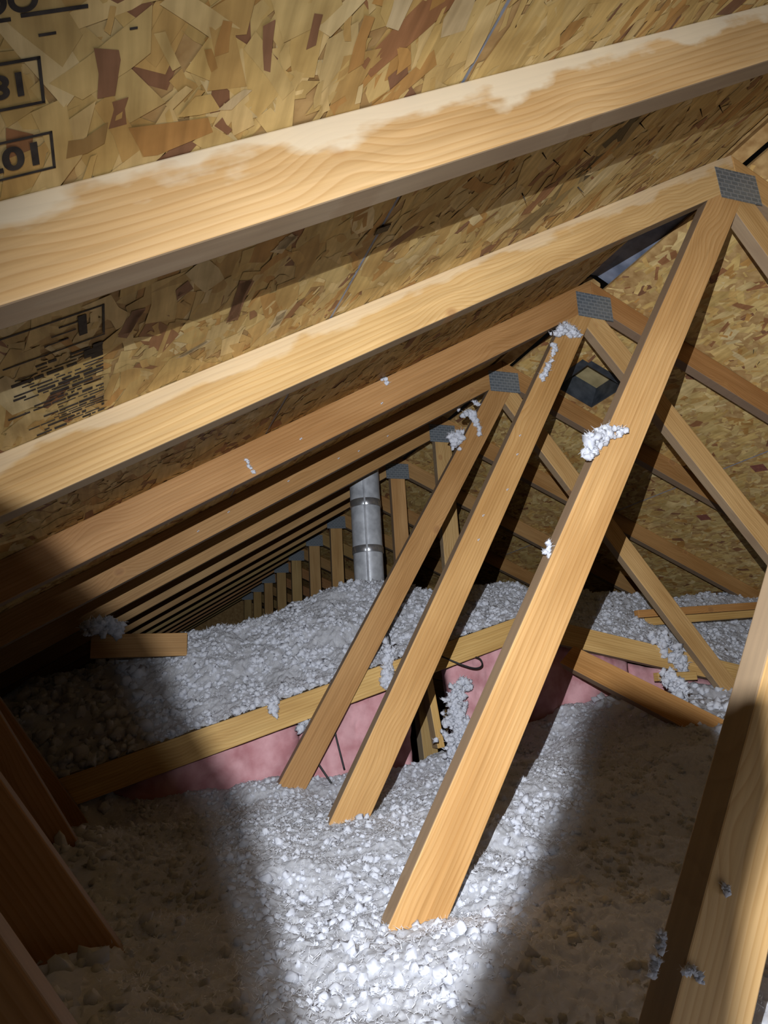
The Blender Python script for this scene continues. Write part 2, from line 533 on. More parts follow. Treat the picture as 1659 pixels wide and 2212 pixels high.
ceil = empty('ceiling', (0, 0, 0))
tag(ceil, kind='structure')
YS_A = [-0.80, 1.748, 4.186, 6.62, 9.06]
YS_B = [-0.80, 0.594, 2.967, 5.405, 7.85, 9.06]
G = 0.0015
VENT_HOLE = (0.215, 0.405, 2.09, 2.31)
stainL = [(0.73, 0.80, 0.035, 0.05, (0.07, 0.06, 0.035), 0.95), (0.72, 0.88, 0.03, 0.06, (0.07, 0.06, 0.035), 0.95),
          (0.75, 0.95, 0.03, 0.05, (0.10, 0.08, 0.045), 0.9), (0.78, 1.03, 0.025, 0.05, (0.16, 0.12, 0.06), 0.8)]
_OR = (0.43, 0.235, 0.075); _RD = (0.25, 0.125, 0.07); _PL = (0.58, 0.46, 0.27)
FEAT = [(1.640, 0.545, 0.085, 0.034, 0.1, _OR), (1.699, 0.464, 0.036, 0.017, 1.45, _RD), (1.72, 0.535, 0.03, 0.018, 0.3, (0.33, 0.21, 0.08)),
        (1.555, 0.470, 0.05, 0.009, 1.75, _RD), (1.51, 0.462, 0.034, 0.008, 1.6, _RD), (1.60, 0.455, 0.035, 0.010, 1.5, _OR), (1.45, 0.49, 0.06, 0.014, 1.7, _OR),
        (1.42, 0.45, 0.05, 0.02, 1.6, _PL), (1.33, 0.47, 0.07, 0.03, 1.6, _PL), (1.575, 0.52, 0.03, 0.012, 0.8, _PL)]
FEAT2 = [(1.500, 0.92, 0.10, 0.022, 1.55, _RD), (1.665, 0.86, 0.05, 0.018, 1.2, _RD), (1.60, 0.83, 0.03, 0.02, 0.6, _RD), (1.45, 0.80, 0.03, 0.025, 1.0, _PL),
         (1.40, 1.03, 0.06, 0.02, 1.5, _PL), (1.56, 1.02, 0.05, 0.012, 0.4, _PL), (1.75, 0.73, 0.09, 0.02, 0.1, _RD)]
panelsL = {}
rowsL = [(0.016, 1.2592), (1.2648, 2.480), (2.483, 3.70), (3.703, 4.10)]
for r, (s0, s1) in enumerate(rowsL):
    ys = YS_A if r % 2 == 0 else YS_B
    for k in range(len(ys) - 1):
        p = panel('L', s0, s1, ys[k] + G, ys[k + 1] - G, ceil)
        panelsL[(r, k)] = p
        if r < 2 and ys[k] < 3.0:
            strands('L', s0, s1, max(ys[k] + G, 0.0), ys[k + 1] - G, p, 2300, 0.022, 0.115, stain=stainL, extra=FEAT if (r == 1 and ys[k] < 0) else (FEAT2 if r == 1 else ()))
        elif r < 3 and ys[k] < 5.0:
            strands('L', s0, s1, ys[k] + G, ys[k + 1] - G, p, 700)
rowsR = [(0.016, 1.051), (1.0555, 2.272), (2.275, 3.49), (3.493, 4.71)]
for r, (s0, s1) in enumerate(rowsR):
    ys = YS_A if r % 2 == 0 else YS_B
    for k in range(len(ys) - 1):
        hole = VENT_HOLE if (r == 0 and ys[k] < 2.0 < ys[k + 1]) else None
        p = panel('R', s0, s1, ys[k] + G, ys[k + 1] - G, ceil, hole)
        if r < 3 and ys[k] < 4.5:
            strands('R', s0, s1, max(ys[k] + G, 0.3), ys[k + 1] - G, p, 1700, 0.02, 0.085, holes=[hole] if hole else ())
EDGE = noise_mat('panel_edge_sealer', (0.20, 0.22, 0.27), (0.30, 0.33, 0.40), 40, 0.6)
for side, s_, ya, yb in (('L', 1.2618, 0.1, 5.0), ('R', 1.0532, 1.0, 5.0)):
    bm = bmesh.new(); bmesh.ops.create_cube(bm, size=1.0)
    for v in bm.verts: v.co = Vector((s_ + v.co.x * 0.0052, (ya + yb) / 2 + v.co.y * (yb - ya), 0.003 + v.co.z * 0.006))
    q_ = link('sealed_edge', bm_mesh(bm, 'sealed_edge'), EDGE, None, mw=deck_frame(side)); q_.parent = ceil
# roofing felt seen through the panel joints
for side in ('L', 'R'):
    bm = bmesh.new(); bmesh.ops.create_cube(bm, size=1.0)
    for v in bm.verts: v.co = Vector((2.4 + v.co.x * 4.7, 4.13 + v.co.y * 9.9, 0.0136 + v.co.z * 0.003))
    if side == 'R':
        bm.free(); bm = bmesh.new()
        for (a0, a1, b0, b1) in ((0.06, 4.71, -0.8, VENT_HOLE[2] - .03), (0.06, 4.71, VENT_HOLE[3] + .03, 9.06), (VENT_HOLE[1] + .03, 4.71, VENT_HOLE[2] - .03, VENT_HOLE[3] + .03)):
            g = bmesh.ops.create_cube(bm, size=1.0)
            for v in g['verts']: v.co = Vector(((a0 + a1) / 2 + v.co.x * (a1 - a0), (b0 + b1) / 2 + v.co.y * (b1 - b0), 0.0136 + v.co.z * 0.003))
    f = link('roofing_felt', bm_mesh(bm, 'roofing_felt'), GAP, None, mw=deck_frame(side)); f.parent = ceil
# two red colour-code stamps on the right slope
RED = noise_mat('red_stamp', (0.17, 0.06, 0.045), (0.25, 0.09, 0.06), 80, 0.7)


def deck_rect(name, side, s, y, ls, ly, mat, parent, c=-0.0022, rot=0.0, th=0.0004):
    bm = bmesh.new(); bmesh.ops.create_cube(bm, size=1.0)
    R_ = Matrix.Rotation(rot, 3, 'Z')
    for v in bm.verts:
        q = R_ @ Vector((v.co.x * ls, v.co.y * ly, 0))
        v.co = Vector((s + q.x, y + q.y, c + v.co.z * th))
    o = link(name, bm_mesh(bm, name), mat, None, mw=deck_frame(side)); o.parent = parent
    return o


for s, y in ((1.126, 2.092), (1.32, 2.60)):
    deck_rect('red_mark', 'R', s, y, 0.05, 0.055, RED, ceil, rot=0.3)

# --- printed stamps on the left slope (upside-down print, read from the ridge side)


def deck_boxes(name, side, rects, mat, parent, c=-0.0022):
    bm = bmesh.new()
    for (s, y, ls, ly) in rects:
        g = bmesh.ops.create_cube(bm, size=1.0)
        for v in g['verts']:
            v.co = Vector((s + v.co.x * ls, y + v.co.y * ly, c + v.co.z * 0.0003))
    o = link(name, bm_mesh(bm, name), mat, None, mw=deck_frame(side)); o.parent = parent
    return o


def deck_text(txt, s, y, size, parent, sx=1.0, name='ink_lettering'):
    cu = bpy.data.curves.new('tmp_text', 'FONT'); cu.body = txt; cu.size = size
    cu.align_x = 'LEFT'; cu.offset = size * 0.035
    ob = bpy.data.objects.new('tmp_text', cu); COL.objects.link(ob)
    dg = bpy.context.evaluated_depsgraph_get(); dg.update()
    me = bpy.data.meshes.new_from_object(ob.evaluated_get(dg))
    bpy.data.objects.remove(ob); bpy.data.curves.remove(cu)
    # text x runs down the slope (+s), text up runs away from the camera (+y): appears turned upside down from below
    for v in me.vertices:
        v.co = Vector((s + v.co.x * sx, y + v.co.y, -0.0024))
    me.materials.clear(); me.materials.append(INK)
    o = link(name, me, INK, None, mw=deck_frame('L')); o.parent = parent
    return o


P2 = panelsL[(1, 0)]; P2b = panelsL[(1, 0)]


def frame_rects(s0, s1, y0, y1, t):
    return [((s0 + s1) / 2, y0, s1 - s0 + t, t), ((s0 + s1) / 2, y1, s1 - s0 + t, t), (s0, (y0 + y1) / 2, t, y1 - y0 + t), (s1, (y0 + y1) / 2, t, y1 - y0 + t)]


deck_boxes('stamp_frame', 'L', frame_rects(1.749, 1.86, 0.4415, 0.4805, 0.0024), INK, ceil)
deck_text('18', 1.7575, 0.451, 0.028, ceil)
deck_boxes('stamp_frame', 'L', frame_rects(1.746, 1.89, 0.512, 0.551, 0.0024), INK, ceil)
deck_text('107', 1.752, 0.519, 0.034, ceil)
deck_boxes('stamp_rule', 'L', [(1.735, 0.4075, 0.045, 0.0028), (1.775, 0.409, 0.022, 0.0026), (1.7415, 0.424, 0.012, 0.002), (1.679, 0.4305, 0.006, 0.0018)], INK, ceil)
deck_text('OO', 1.745, 0.388, 0.024, ceil)
# larger smudged certification block between the first two chords
rects = frame_rects(1.7055, 1.83, 0.797, 0.868, 0.003)[:2] + [(1.7055, 0.83, 0.003, 0.07)]
deck_boxes('stamp_frame', 'L', rects, INK, ceil)
deck_text('1', 1.716, 0.806, 0.062, ceil)
rows = []
rs = random.Random(5)
y = 0.885
while y < 1.115:
    h = rs.choice([0.0035, 0.005, 0.009])
    s = 1.707
    while s < 1.80 + rs.uniform(-0.03, 0.02):
        ln = rs.uniform(0.004, 0.03)
        if rs.random() < 0.85: rows.append((s + ln / 2, y + h / 2, ln, h * rs.uniform(0.45, 1.0)))
        s += ln + rs.uniform(0.0008, 0.006)
    y += h + rs.uniform(0.003, 0.007)
deck_boxes('stamp_print', 'L', rows, INK, ceil)
deck_boxes('stamp_print', 'L', [(1.745 + 0.01 * i, 0.815 + 0.016 * i % 0.04, 0.03, 0.0025) for i in range(3)] + [(1.72, 0.905, 0.025, 0.022), (1.699, 0.762, 0.006, 0.02)], INK, ceil)

# ------------------------------------------------------------------ floor, far wall


def box(name, lo, hi, mat, parent=None, bevel=0.0):
    lo = Vector(lo); hi = Vector(hi)
    bm = bmesh.new(); bmesh.ops.create_cube(bm, size=1.0)
    for v in bm.verts:
        v.co = Vector((v.co.x * (hi.x - lo.x), v.co.y * (hi.y - lo.y), v.co.z * (hi.z - lo.z)))
    if bevel: bmesh.ops.bevel(bm, geom=list(bm.edges), offset=bevel, segments=2, affect='EDGES', profile=0.5)
    c = (lo + hi) / 2; c.z += H
    return link(name, bm_mesh(bm, name), mat, parent, loc=c)


tag(box('floor', (-2.1, -0.8, -0.76), (5.6, 9.06, -0.745), DRY), kind='structure')
bmw = [(-2.05, -0.745), (5.4, -0.745), (RX, 1.33)]
bm = bmesh.new()
for yy in (9.07, 9.085):
    pass
a = [bm.verts.new((x, 0, z)) for x, z in bmw]; b = [bm.verts.new((x, 0.012, z)) for x, z in bmw]
bm.faces.new(a); bm.faces.new(b[::-1])
for i in range(3): bm.faces.new((a[i], b[i], b[(i + 1) % 3], a[(i + 1) % 3]))
tag(link('wall_back', bm_mesh(bm, 'wall_back'), OSB, loc=Vector((0, 9.075, H))), kind='structure')

# ------------------------------------------------------------------ trusses
TH = 0.038
YT = {0: 0.575, 1: 1.119}
for k in range(2, 14): YT[k] = 1.119 + 0.6096 * (k - 1)
tint = lambda r, g, b, wn=0.0: (r, g, b, wn)
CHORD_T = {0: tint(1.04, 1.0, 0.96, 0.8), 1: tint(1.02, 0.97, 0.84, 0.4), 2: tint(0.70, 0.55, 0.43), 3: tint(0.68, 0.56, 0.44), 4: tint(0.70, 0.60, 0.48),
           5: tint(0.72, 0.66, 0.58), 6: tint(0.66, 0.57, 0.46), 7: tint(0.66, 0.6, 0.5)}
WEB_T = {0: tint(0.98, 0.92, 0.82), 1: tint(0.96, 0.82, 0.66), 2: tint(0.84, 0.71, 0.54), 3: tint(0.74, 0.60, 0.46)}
LABELS = {
    0: 'nearest roof truss, its wide pale-edged chord running across the upper photo',
    1: 'second roof truss, with the largest orange web and a plate at upper right',
    2: 'third roof truss, its web marked by a long strand of white fluff below the plate',
    3: 'fourth roof truss, its web carrying a round white tuft near the top',
    4: 'first roof truss with an upright post, just in front of the round metal duct',
    5: 'roof truss whose upright post stands immediately right of the metal duct',
    6: 'roof truss whose peak is hidden behind the metal duct',
    7: 'far roof truss with the first upright post left of the metal duct',
    8: 'far roof truss with the second upright post left of the metal duct',
    9: 'far roof truss with the third upright post left of the metal duct',
    10: 'far roof truss with the fourth upright post left of the metal duct',
    11: 'dim far roof truss with the fifth upright post left of the duct',
    12: 'dim far roof truss with the sixth upright post left of the duct',
    13: 'farthest dim roof truss at the dark end of the attic'}


def plate(cx, cz, wx, wz, yf, parent, ang=0.0):
    m = Matrix.Translation(Vector((cx, yf - 0.0012, cz + H))) @ Matrix.Rotation(-ang, 4, 'Y')
    me = prism_mesh('nail_plate', [(-wx / 2, -wz / 2), (wx / 2, -wz / 2), (wx / 2, wz / 2), (-wx / 2, wz / 2)], 0.0012, 0.0)
    return link('nail_plate', me, PLATE, parent, mw=m)


def chord_poly(side):
    a = AL if side == 'L' else AR
    sg = 1 if side == 'L' else -1
    S_ = 4.05 if side == 'L' else 4.4
    w_ = 0.0885
    def pt(s, c): return (RX - sg * (s * math.cos(a) + c * math.sin(a)), RZ - s * math.sin(a) + c * math.cos(a))
    return [(RX - sg * 0.0005, RZ), pt(S_, 0), pt(S_, w_), (RX - sg * 0.0005, RZ + w_ / math.cos(a))]


def clip_web(a, b, wd):
    return None


for k in range(0, 14):
    yf = YT[k]
    T = empty('roof_truss', (RX, yf, -0.74 + H))
    tag(T, LABELS[k], 'roof truss', 'roof trusses in a row')
    jit = random.Random(100 + k)
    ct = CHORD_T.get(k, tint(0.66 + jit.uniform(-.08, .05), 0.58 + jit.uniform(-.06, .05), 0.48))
    pl = chord_poly('L')
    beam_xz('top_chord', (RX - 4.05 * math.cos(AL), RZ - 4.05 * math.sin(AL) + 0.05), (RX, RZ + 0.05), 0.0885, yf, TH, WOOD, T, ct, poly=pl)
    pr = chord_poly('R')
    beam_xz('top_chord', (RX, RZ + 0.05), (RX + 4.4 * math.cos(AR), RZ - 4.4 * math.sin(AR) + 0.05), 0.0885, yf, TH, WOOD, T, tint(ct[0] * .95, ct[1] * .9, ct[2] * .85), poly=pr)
    plate(RX, RZ, 0.142, 0.092, yf, T, math.radians(jit.uniform(-2, 2)))
    if k <= 3:
        beam_xz('bottom_chord', (-1.9, -0.70), (4.9, -0.70), 0.0885, yf, TH, WOOD, T, tint(.9, .8, .7))
        wt = WEB_T[k]
        ctr, ang = {0: ((0.633, -0.107), 57.5), 1: ((0.7265, 0.076), 57.3), 2: ((0.957, 0.405), 59.2), 3: ((0.972, 0.402), 57.8)}[k]
        d = Vector((math.cos(math.radians(ang)), math.sin(math.radians(ang))))
        c2 = Vector(ctr)
        top = c2 + d * ((1.225 - c2.y) / d.y); bot = c2 + d * ((-0.66 - c2.y) / d.y)
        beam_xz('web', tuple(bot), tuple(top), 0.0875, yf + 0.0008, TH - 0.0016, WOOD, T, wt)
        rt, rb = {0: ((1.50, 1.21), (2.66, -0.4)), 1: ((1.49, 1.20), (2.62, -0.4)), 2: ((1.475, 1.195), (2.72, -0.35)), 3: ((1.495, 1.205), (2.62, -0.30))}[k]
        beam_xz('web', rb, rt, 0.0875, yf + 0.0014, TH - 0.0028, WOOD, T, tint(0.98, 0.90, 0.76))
        # outer web (leans the other way, bottom left of the photo)
        ra, rbv = {0: ((-0.062, -0.139), (-0.023, -0.196)), 1: ((-0.135, -0.078), (0.039, -0.328)), 2: ((-0.218, 0.009), (-0.076, -0.225)), 3: ((-0.26, 0.0), (-0.10, -0.23))}[k]
        dv = (Vector(rbv) - Vector(ra)).normalized()
        nv = Vector((dv.y, -dv.x)); nv = nv if nv.x < 0 else -nv
        c0 = Vector(rbv) + nv * 0.044
        t_b = (-0.66 - c0.y) / dv.y
        # meets the chord underside
        t_t = 0.0
        while True:
            q = c0 - dv * t_t
            if q.y > RZ + (q.x - RX) * math.tan(AL) - 0.02 or t_t > 1.5: break
            t_t += 0.004
        q = c0 - dv * t_t; e_ = c0 + dv * t_b
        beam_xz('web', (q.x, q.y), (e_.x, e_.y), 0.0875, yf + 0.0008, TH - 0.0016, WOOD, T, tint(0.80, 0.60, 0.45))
        plate(q.x + 0.01, q.y - 0.005, 0.10, 0.075, yf, T, AL)
        jx = (bot.x + e_.x) / 2
        plate(jx, -0.67, 0.20, 0.10, yf, T)
    else:
        # scissor bottom chords and king post
        beam_xz('bottom_chord', (-0.35, RZ * 0 + 0.268 - 0.277 * (RX + 0.35) - 0.06), (RX - .001, 0.268 - 0.046), 0.0885, yf, TH, WOOD, T, tint(.95, .88, .7))
        beam_xz('bottom_chord', (RX + .001, 0.268 - 0.046), (4.2, 0.268 - 0.046 - 0.24 * (4.2 - RX)), 0.0885, yf, TH, WOOD, T, tint(.95, .88, .7))
        beam_xz('king_post', (RX, 0.2), (RX, RZ + 0.002), 0.0885, yf + 0.0008, TH - 0.0016, WOOD, T, tint(0.92 + jit.uniform(-.08, .05), 0.86 + jit.uniform(-.08, .05), 0.70))
        plate(RX, 0.25, 0.14, 0.1, yf, T)

# transition scissor chords nailed to the back of the fourth truss
YS3 = 2.379
zl = lambda x: 0.268 - 0.277 * (RX - x)
zr = lambda x: 0.268 - 0.225 * (x - RX)
o = beam_xz('ceiling_chord', (-0.45, zl(-0.45) - 0.046), (RX - 0.002, zl(RX) - 0.046), 0.088, YS3, TH, WOOD, None, tint(0.98, 0.92, 0.66))
tag(o, 'yellow sloping timber holding back the white pile, rising rightward behind the webs', 'timber')
o = beam_xz('ceiling_chord', (RX + 0.002, zr(RX) - 0.04), (3.4, zr(3.4) - 0.04), 0.088, YS3, TH, WOOD, None, tint(1.06, 1.0, 0.78))
tag(o, 'yellow sloping timber with dense grain falling to the right, fluff hanging over it', 'timber')

# ------------------------------------------------------------------ ridge vent strip, roof vent, nails, panel clips
bm = bmesh.new()
prof = [(-0.075, 0.052), (-0.02, 0.085), (0.02, 0.085), (0.075, 0.052), (0.07, 0.045), (0.02, 0.072), (-0.02, 0.072), (-0.07, 0.045)]
yy = np.linspace(1.165, 1.72, 24)
rings = [[bm.verts.new((x, y, z + 0.012 * 0 + 0.002 * math.sin(y * 37))) for x, z in prof] for y in yy]
for i in range(len(rings) - 1):
    for j in range(len(prof)):
        bm.faces.new((rings[i][j], rings[i][(j + 1) % 8], rings[i + 1][(j + 1) % 8], rings[i + 1][j]))
o = link('ridge_vent', bm_mesh(bm, 'ridge_vent'), VENT, loc=Vector((RX, 0, RZ + 0.045 + H)))
for (ya, yb) in ((-0.8, 1.16), (1.725, 9.06)):
    bm = bmesh.new()
    pr_ = [(-0.035, -0.0225), (0.0, -0.0022), (0.035, -0.0195), (0.035, -0.008), (0.0, 0.012), (-0.035, -0.010)]
    ra_ = [bm.verts.new((x, ya, z)) for x, z in pr_]; rb_ = [bm.verts.new((x, yb, z)) for x, z in pr_]
    bm.faces.new(ra_); bm.faces.new(rb_[::-1])
    for i in range(6): bm.faces.new((ra_[i], rb_[i], rb_[(i + 1) % 6], ra_[(i + 1) % 6]))
    q_ = link('ridge_strip', bm_mesh(bm, 'ridge_strip'), OSB, loc=Vector((RX, 0, RZ + 0.1015 + H))); q_.parent = ceil
tag(o, 'bluish glossy ridge vent strip glinting in the slot at the roof peak', 'vent')

vroot = empty('roof_vent', deck_pt('R', 0.31, 2.2) + Vector((0, 0, H)))
tag(vroot, 'square roof vent opening with dark metal frame in the right roof slope', 'vent')
s0, s1, y0, y1 = VENT_HOLE
mR = deck_frame('R')
def rbox(name, a0, a1, b0, b1, c0, c1, mat):
    bm = bmesh.new(); bmesh.ops.create_cube(bm, size=1.0)
    for v in bm.verts:
        v.co = Vector(((a0 + a1) / 2 + v.co.x * (a1 - a0), (b0 + b1) / 2 + v.co.y * (b1 - b0), (c0 + c1) / 2 + v.co.z * (c1 - c0)))
    return link(name, bm_mesh(bm, name), mat, vroot, mw=mR)
for nm, q in (('frame_side', (s0, s0 + .006, y0, y1)), ('frame_side', (s1 - .006, s1, y0, y1)), ('frame_side', (s0 + .006, s1 - .006, y0, y0 + .006)), ('frame_side', (s0 + .006, s1 - .006, y1 - .006, y1))):
    rbox(nm, *q, 0.0, 0.10, VMETAL)
rbox('flange', s0 - .03, s0, y0 - .012, y1 + .012, -0.004, -0.0024, VMETAL)
rbox('flange', s0, s1, y0 - .03, y0, -0.004, -0.0024, VMETAL)
CAPM = noise_mat('vent_cap', (0.30, 0.24, 0.12), (0.42, 0.34, 0.18), 20, 0.7)
rbox('cap', s0 - .03, s1 + .03, y0 - .03, y1 + .03, 0.10, 0.104, CAPM)

nail_me = None
nail_spots = [('L', 0.915, 0.905), ('L', 0.47, 0.825), ('L', 0.385, 0.84), ('L', 0.815, 0.83), ('L', 0.90, 0.825), ('L', 0.955, 0.79), ('L', 0.71, 0.965), ('L', 0.69, 0.80),
              ('R', 0.62, 1.63), ('R', 0.56, 1.60)]
bm = bmesh.new()
bmesh.ops.create_cone(bm, cap_ends=True, segments=8, radius1=0.0004, radius2=0.0017, depth=0.021)
bmesh.ops.translate(bm, verts=bm.verts, vec=(0, 0, -0.0085))
nail_me = bm_mesh(bm, 'roofing_nail', True)
NL = ['sharp roofing nail poking through the deck between the first two chords', 'roofing nail poking through the right slope deck']
for i, (sd, s, y) in enumerate(nail_spots):
    m = deck_frame(sd) @ Matrix.Translation(Vector((s, y, 0))) @ Matrix.Rotation(random.uniform(-.35, .35), 4, 'X') @ Matrix.Rotation(random.uniform(-.4, .4), 4, 'Y')
    o = link('roofing_nail', nail_me, STEEL, mw=m)
    tag(o, NL[0] if sd == 'L' else NL[1], 'nail', 'roofing nails through the ' + ('left' if sd == 'L' else 'right') + ' deck')
bm = bmesh.new()
for zc in (-0.0035,):
    g = bmesh.ops.create_cube(bm, size=1.0)
    for v in g['verts']: v.co = Vector((1.262 + v.co.x * 0.026, 0.852 + v.co.y * 0.016, zc + v.co.z * 0.0014))
g = bmesh.ops.create_cube(bm, size=1.0)
for v in g['verts']: v.co = Vector((1.262 + v.co.x * 0.0025, 0.852 + v.co.y * 0.016, 0.004 + v.co.z * 0.015))
tag(link('panel_clip', bm_mesh(bm, 'panel_clip'), STEEL, mw=deck_frame('L')), 'small metal clip on the seam between two roof panels', 'clip')

# ------------------------------------------------------------------ duct
D0 = Vector((1.178, 3.25, 0.42 + H)); DTOP = 1.15
droot = empty('vent_duct', D0)
tag(droot, 'round galvanised metal duct rising from the white pile to the roof', 'duct')
def lathe(name, prof, seg, mat, parent, loc, smooth=True):
    bm = bmesh.new()
    rg = [[bm.verts.new((r * math.cos(2 * math.pi * i / seg), r * math.sin(2 * math.pi * i / seg), z)) for i in range(seg)] for r, z in prof]
    for a_, b_ in zip(rg[:-1], rg[1:]):
        for i in range(seg): bm.faces.new((a_[i], a_[(i + 1) % seg], b_[(i + 1) % seg], b_[i]))
    return link(name, bm_mesh(bm, name, smooth), mat, parent, loc=loc)
lathe('lower_pipe', [(0.0745, 0.0), (0.0745, 0.30)], 32, DUCT, droot, D0)
lathe('middle_pipe', [(0.0765, 0.27), (0.0765, 0.30), (0.0755, 0.32), (0.0755, 0.56)], 32, DUCT, droot, D0)
lathe('upper_pipe', [(0.0775, 0.52), (0.0775, 0.55), (0.0765, 0.57), (0.0765, 0.86)], 32, DUCT, droot, D0)
lathe('joint_tape', [(0.0768, 0.262), (0.0785, 0.265), (0.0785, 0.295), (0.0768, 0.298)], 32, TAPE, droot, D0)
lathe('joint_tape', [(0.0778, 0.50), (0.0795, 0.503), (0.0795, 0.535), (0.0778, 0.538)], 32, TAPE, droot, D0)
bm = bmesh.new(); bmesh.ops.create_cube(bm, size=1.0)
for v in bm.verts: v.co = Vector((-0.03 + v.co.x * 0.008, -0.0715 + v.co.y * 0.008, 0.43 + v.co.z * 0.86))
link('lock_seam', bm_mesh(bm, 'lock_seam'), DUCT, droot, loc=D0)

# ------------------------------------------------------------------ loose boards and braces
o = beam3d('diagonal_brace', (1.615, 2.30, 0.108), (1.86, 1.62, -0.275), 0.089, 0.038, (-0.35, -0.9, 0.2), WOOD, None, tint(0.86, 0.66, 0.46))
tag(o, 'brown diagonal brace in half shadow leaving the right end of the pink insulation', 'brace')
o = beam_xz('scrap_board', (2.24, 0.288), (3.15, 0.325), 0.036, 2.60, 0.03, WOOD, None, tint(0.84, 0.62, 0.42))
tag(o, 'upper reddish board lying on the bright white insulation at right', 'board')
o = beam_xz('scrap_board', (2.27, 0.2505), (3.15, 0.2875), 0.036, 2.594, 0.036, WOOD, None, tint(1.05, 0.98, 0.72))
tag(o, 'lower yellow board lying under the reddish one on the white insulation', 'board')
o = beam_xz('wood_block', (2.06, 0.004), (2.26, 0.000), 0.034, 2.33, 0.03, WOOD, None, tint(1.05, 1.0, 0.76))
tag(o, 'short pale wood block under the right sloping timber beside the web', 'wood block')
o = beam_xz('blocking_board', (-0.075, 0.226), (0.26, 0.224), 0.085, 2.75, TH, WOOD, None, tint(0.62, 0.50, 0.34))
tag(o, 'short horizontal board half buried at the dark left end of the pile', 'board')
o = beam_xz('wall_stud', (1.092, 0.10), (1.128, -0.20), 0.03, 2.44, 0.05, WOOD, None, tint(1.0, 0.95, 0.7))
tag(o, 'narrow yellow stud in the dark gap between the pink batts', 'stud')
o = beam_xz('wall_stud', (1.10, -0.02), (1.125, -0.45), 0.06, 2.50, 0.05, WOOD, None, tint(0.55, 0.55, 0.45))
tag(o, 'greyish stud low inside the dark gap between the pink batts', 'stud')

# ------------------------------------------------------------------ pink batts


def batt(x0, x1, ztop0, ztop1, zb, yf, label, tears=0.0, seed=0):
    nx, nz = 26, 26
    u, v = np.meshgrid(np.linspace(0, 1, nx), np.linspace(0, 1, nz))
    X = x0 + (x1 - x0) * u + 0.02 * fbm(u * 3, v * 3, 1.0, 3, 40 + seed) * (0.2 + tears)
    zt = ztop0 + (ztop1 - ztop0) * u
    Z = zb + (zt - zb) * v + 0.03 * fbm(u * 4, v * 4 + 3, 1.0, 3, 50 + seed) * (v > 0.9) * 0
    edge = np.minimum(np.minimum(u, 1 - u) * 5, 1.0)
    Y = yf + 0.03 * (1 - np.sqrt(edge)) + 0.05 * fbm(X, Z, 7.0, 4, 60 + seed) + 0.016 * fbm(X, Z, 40.0, 3, 70 + seed)
    V = np.stack([X - (x0 + x1) / 2, Y - yf, Z], -1).reshape(-1, 3)
    Vb = V.copy(); Vb[:, 1] = 0.10
    idx = np.arange(nx * nz).reshape(nz, nx)
    F = np.stack([idx[:-1, :-1], idx[:-1, 1:], idx[1:, 1:], idx[1:, :-1]], -1).reshape(-1, 4)
    n0 = nx * nz
    rim = np.concatenate([idx[0, :], idx[1:, -1], idx[-1, -2::-1], idx[-2:0:-1, 0]])
    r2 = np.roll(rim, -1)
    Fs = np.stack([rim, rim + n0, r2 + n0, r2], -1)
    Fb = F[:, ::-1] + n0
    me = np_mesh('pink_batt', np.concatenate([V, Vb]), np.concatenate([F, Fs, Fb]), True)
    o = link('pink_batt', me, PINK, loc=Vector(((x0 + x1) / 2, yf, H)))
    tag(o, label, 'insulation batt')
    return o


cb = lambda x: zl(x) - 0.085
cbr = lambda x: zr(x) - 0.08
batt(-0.05, 0.60, cb(-0.05), cb(0.60), -0.60, 2.44, 'pink fibreglass batt left of the fourth truss web, partly in shadow', seed=1)
batt(0.61, 1.02, cb(0.61), cb(1.02), -0.60, 2.435, 'pink fibreglass batt between the two slimmer webs, left of the dark gap', seed=2)
batt(1.20, 1.485, cb(1.20), cb(1.485), -0.60, 2.43, 'pink fibreglass batt just left of the big orange web, right of the dark gap', 0.4, seed=3)
batt(1.50, 2.02, cbr(1.50), cbr(2.02), -0.60, 2.43, 'pink fibreglass batt just right of the big orange web', seed=4)
batt(2.03, 2.75, cbr(2.03), cbr(2.75), -0.60, 2.43, 'pink fibreglass batt at far right under the sloping timber', seed=5)
batt(2.76, 3.4, cbr(2.76), cbr(3.4), -0.60, 2.43, 'pink fibreglass batt mostly hidden behind the near right web', seed=6)

# ------------------------------------------------------------------ loose-fill insulation
def sstep(a, b, x):
    t = np.clip((x - a) / (b - a), 0, 1); return t * t * (3 - 2 * t)


def zA(x, y):
    z = -0.335 + 0.055 * sstep(1.3, 1.75, y) - 0.03 * sstep(1.9, 2.3, y)
    z = z + 0.05 * sstep(2.28, 2.42, y)
    z = z + 0.16 * sstep(1.15, 1.95, x) * sstep(1.2, 2.3, y) + 0.04 * sstep(0.6, 1.2, x) * sstep(0.8, 1.6, y)
    z = z - 0.02 * sstep(1.0, 0.6, y)
    z = z + 0.05 * fbm(x, y, 2.6, 3, 3) + 0.028 * fbm(x, y, 9.0, 3, 4)
    return z


_cx = np.array([-0.4, 0.0, 0.20, 0.275, 0.462, 0.66, 0.87, 1.16, 1.30, 1.438, 1.60, 1.82, 2.1, 2.37, 2.8, 3.3, 4.0])
_cz = np.array([0.05, 0.17, 0.25, 0.285, 0.325, 0.372, 0.455, 0.497, 0.47, 0.445, 0.475, 0.488, 0.45, 0.432, 0.406, 0.44, 0.40])


def zB(x, y):
    ct = np.where(x < RX, zl(x), zr(x)) - 0.006
    ht = np.interp(x, _cx, _cz)
    t = np.clip((y - 2.385) / (3.0 - 2.385), 0, 1)
    r = 0.55 * t ** 0.75 + 0.45 * (t * t * (3 - 2 * t))
    z = ct + (ht - ct) * r
    z = z + (0.045 * fbm(x, y, 4.0, 3, 13) + 0.03 * fbm(x, y, 12.0, 3, 14)) * np.clip(t * 4, 0.05, 1)
    return z - 0.05 * sstep(3.05, 3.6, y)


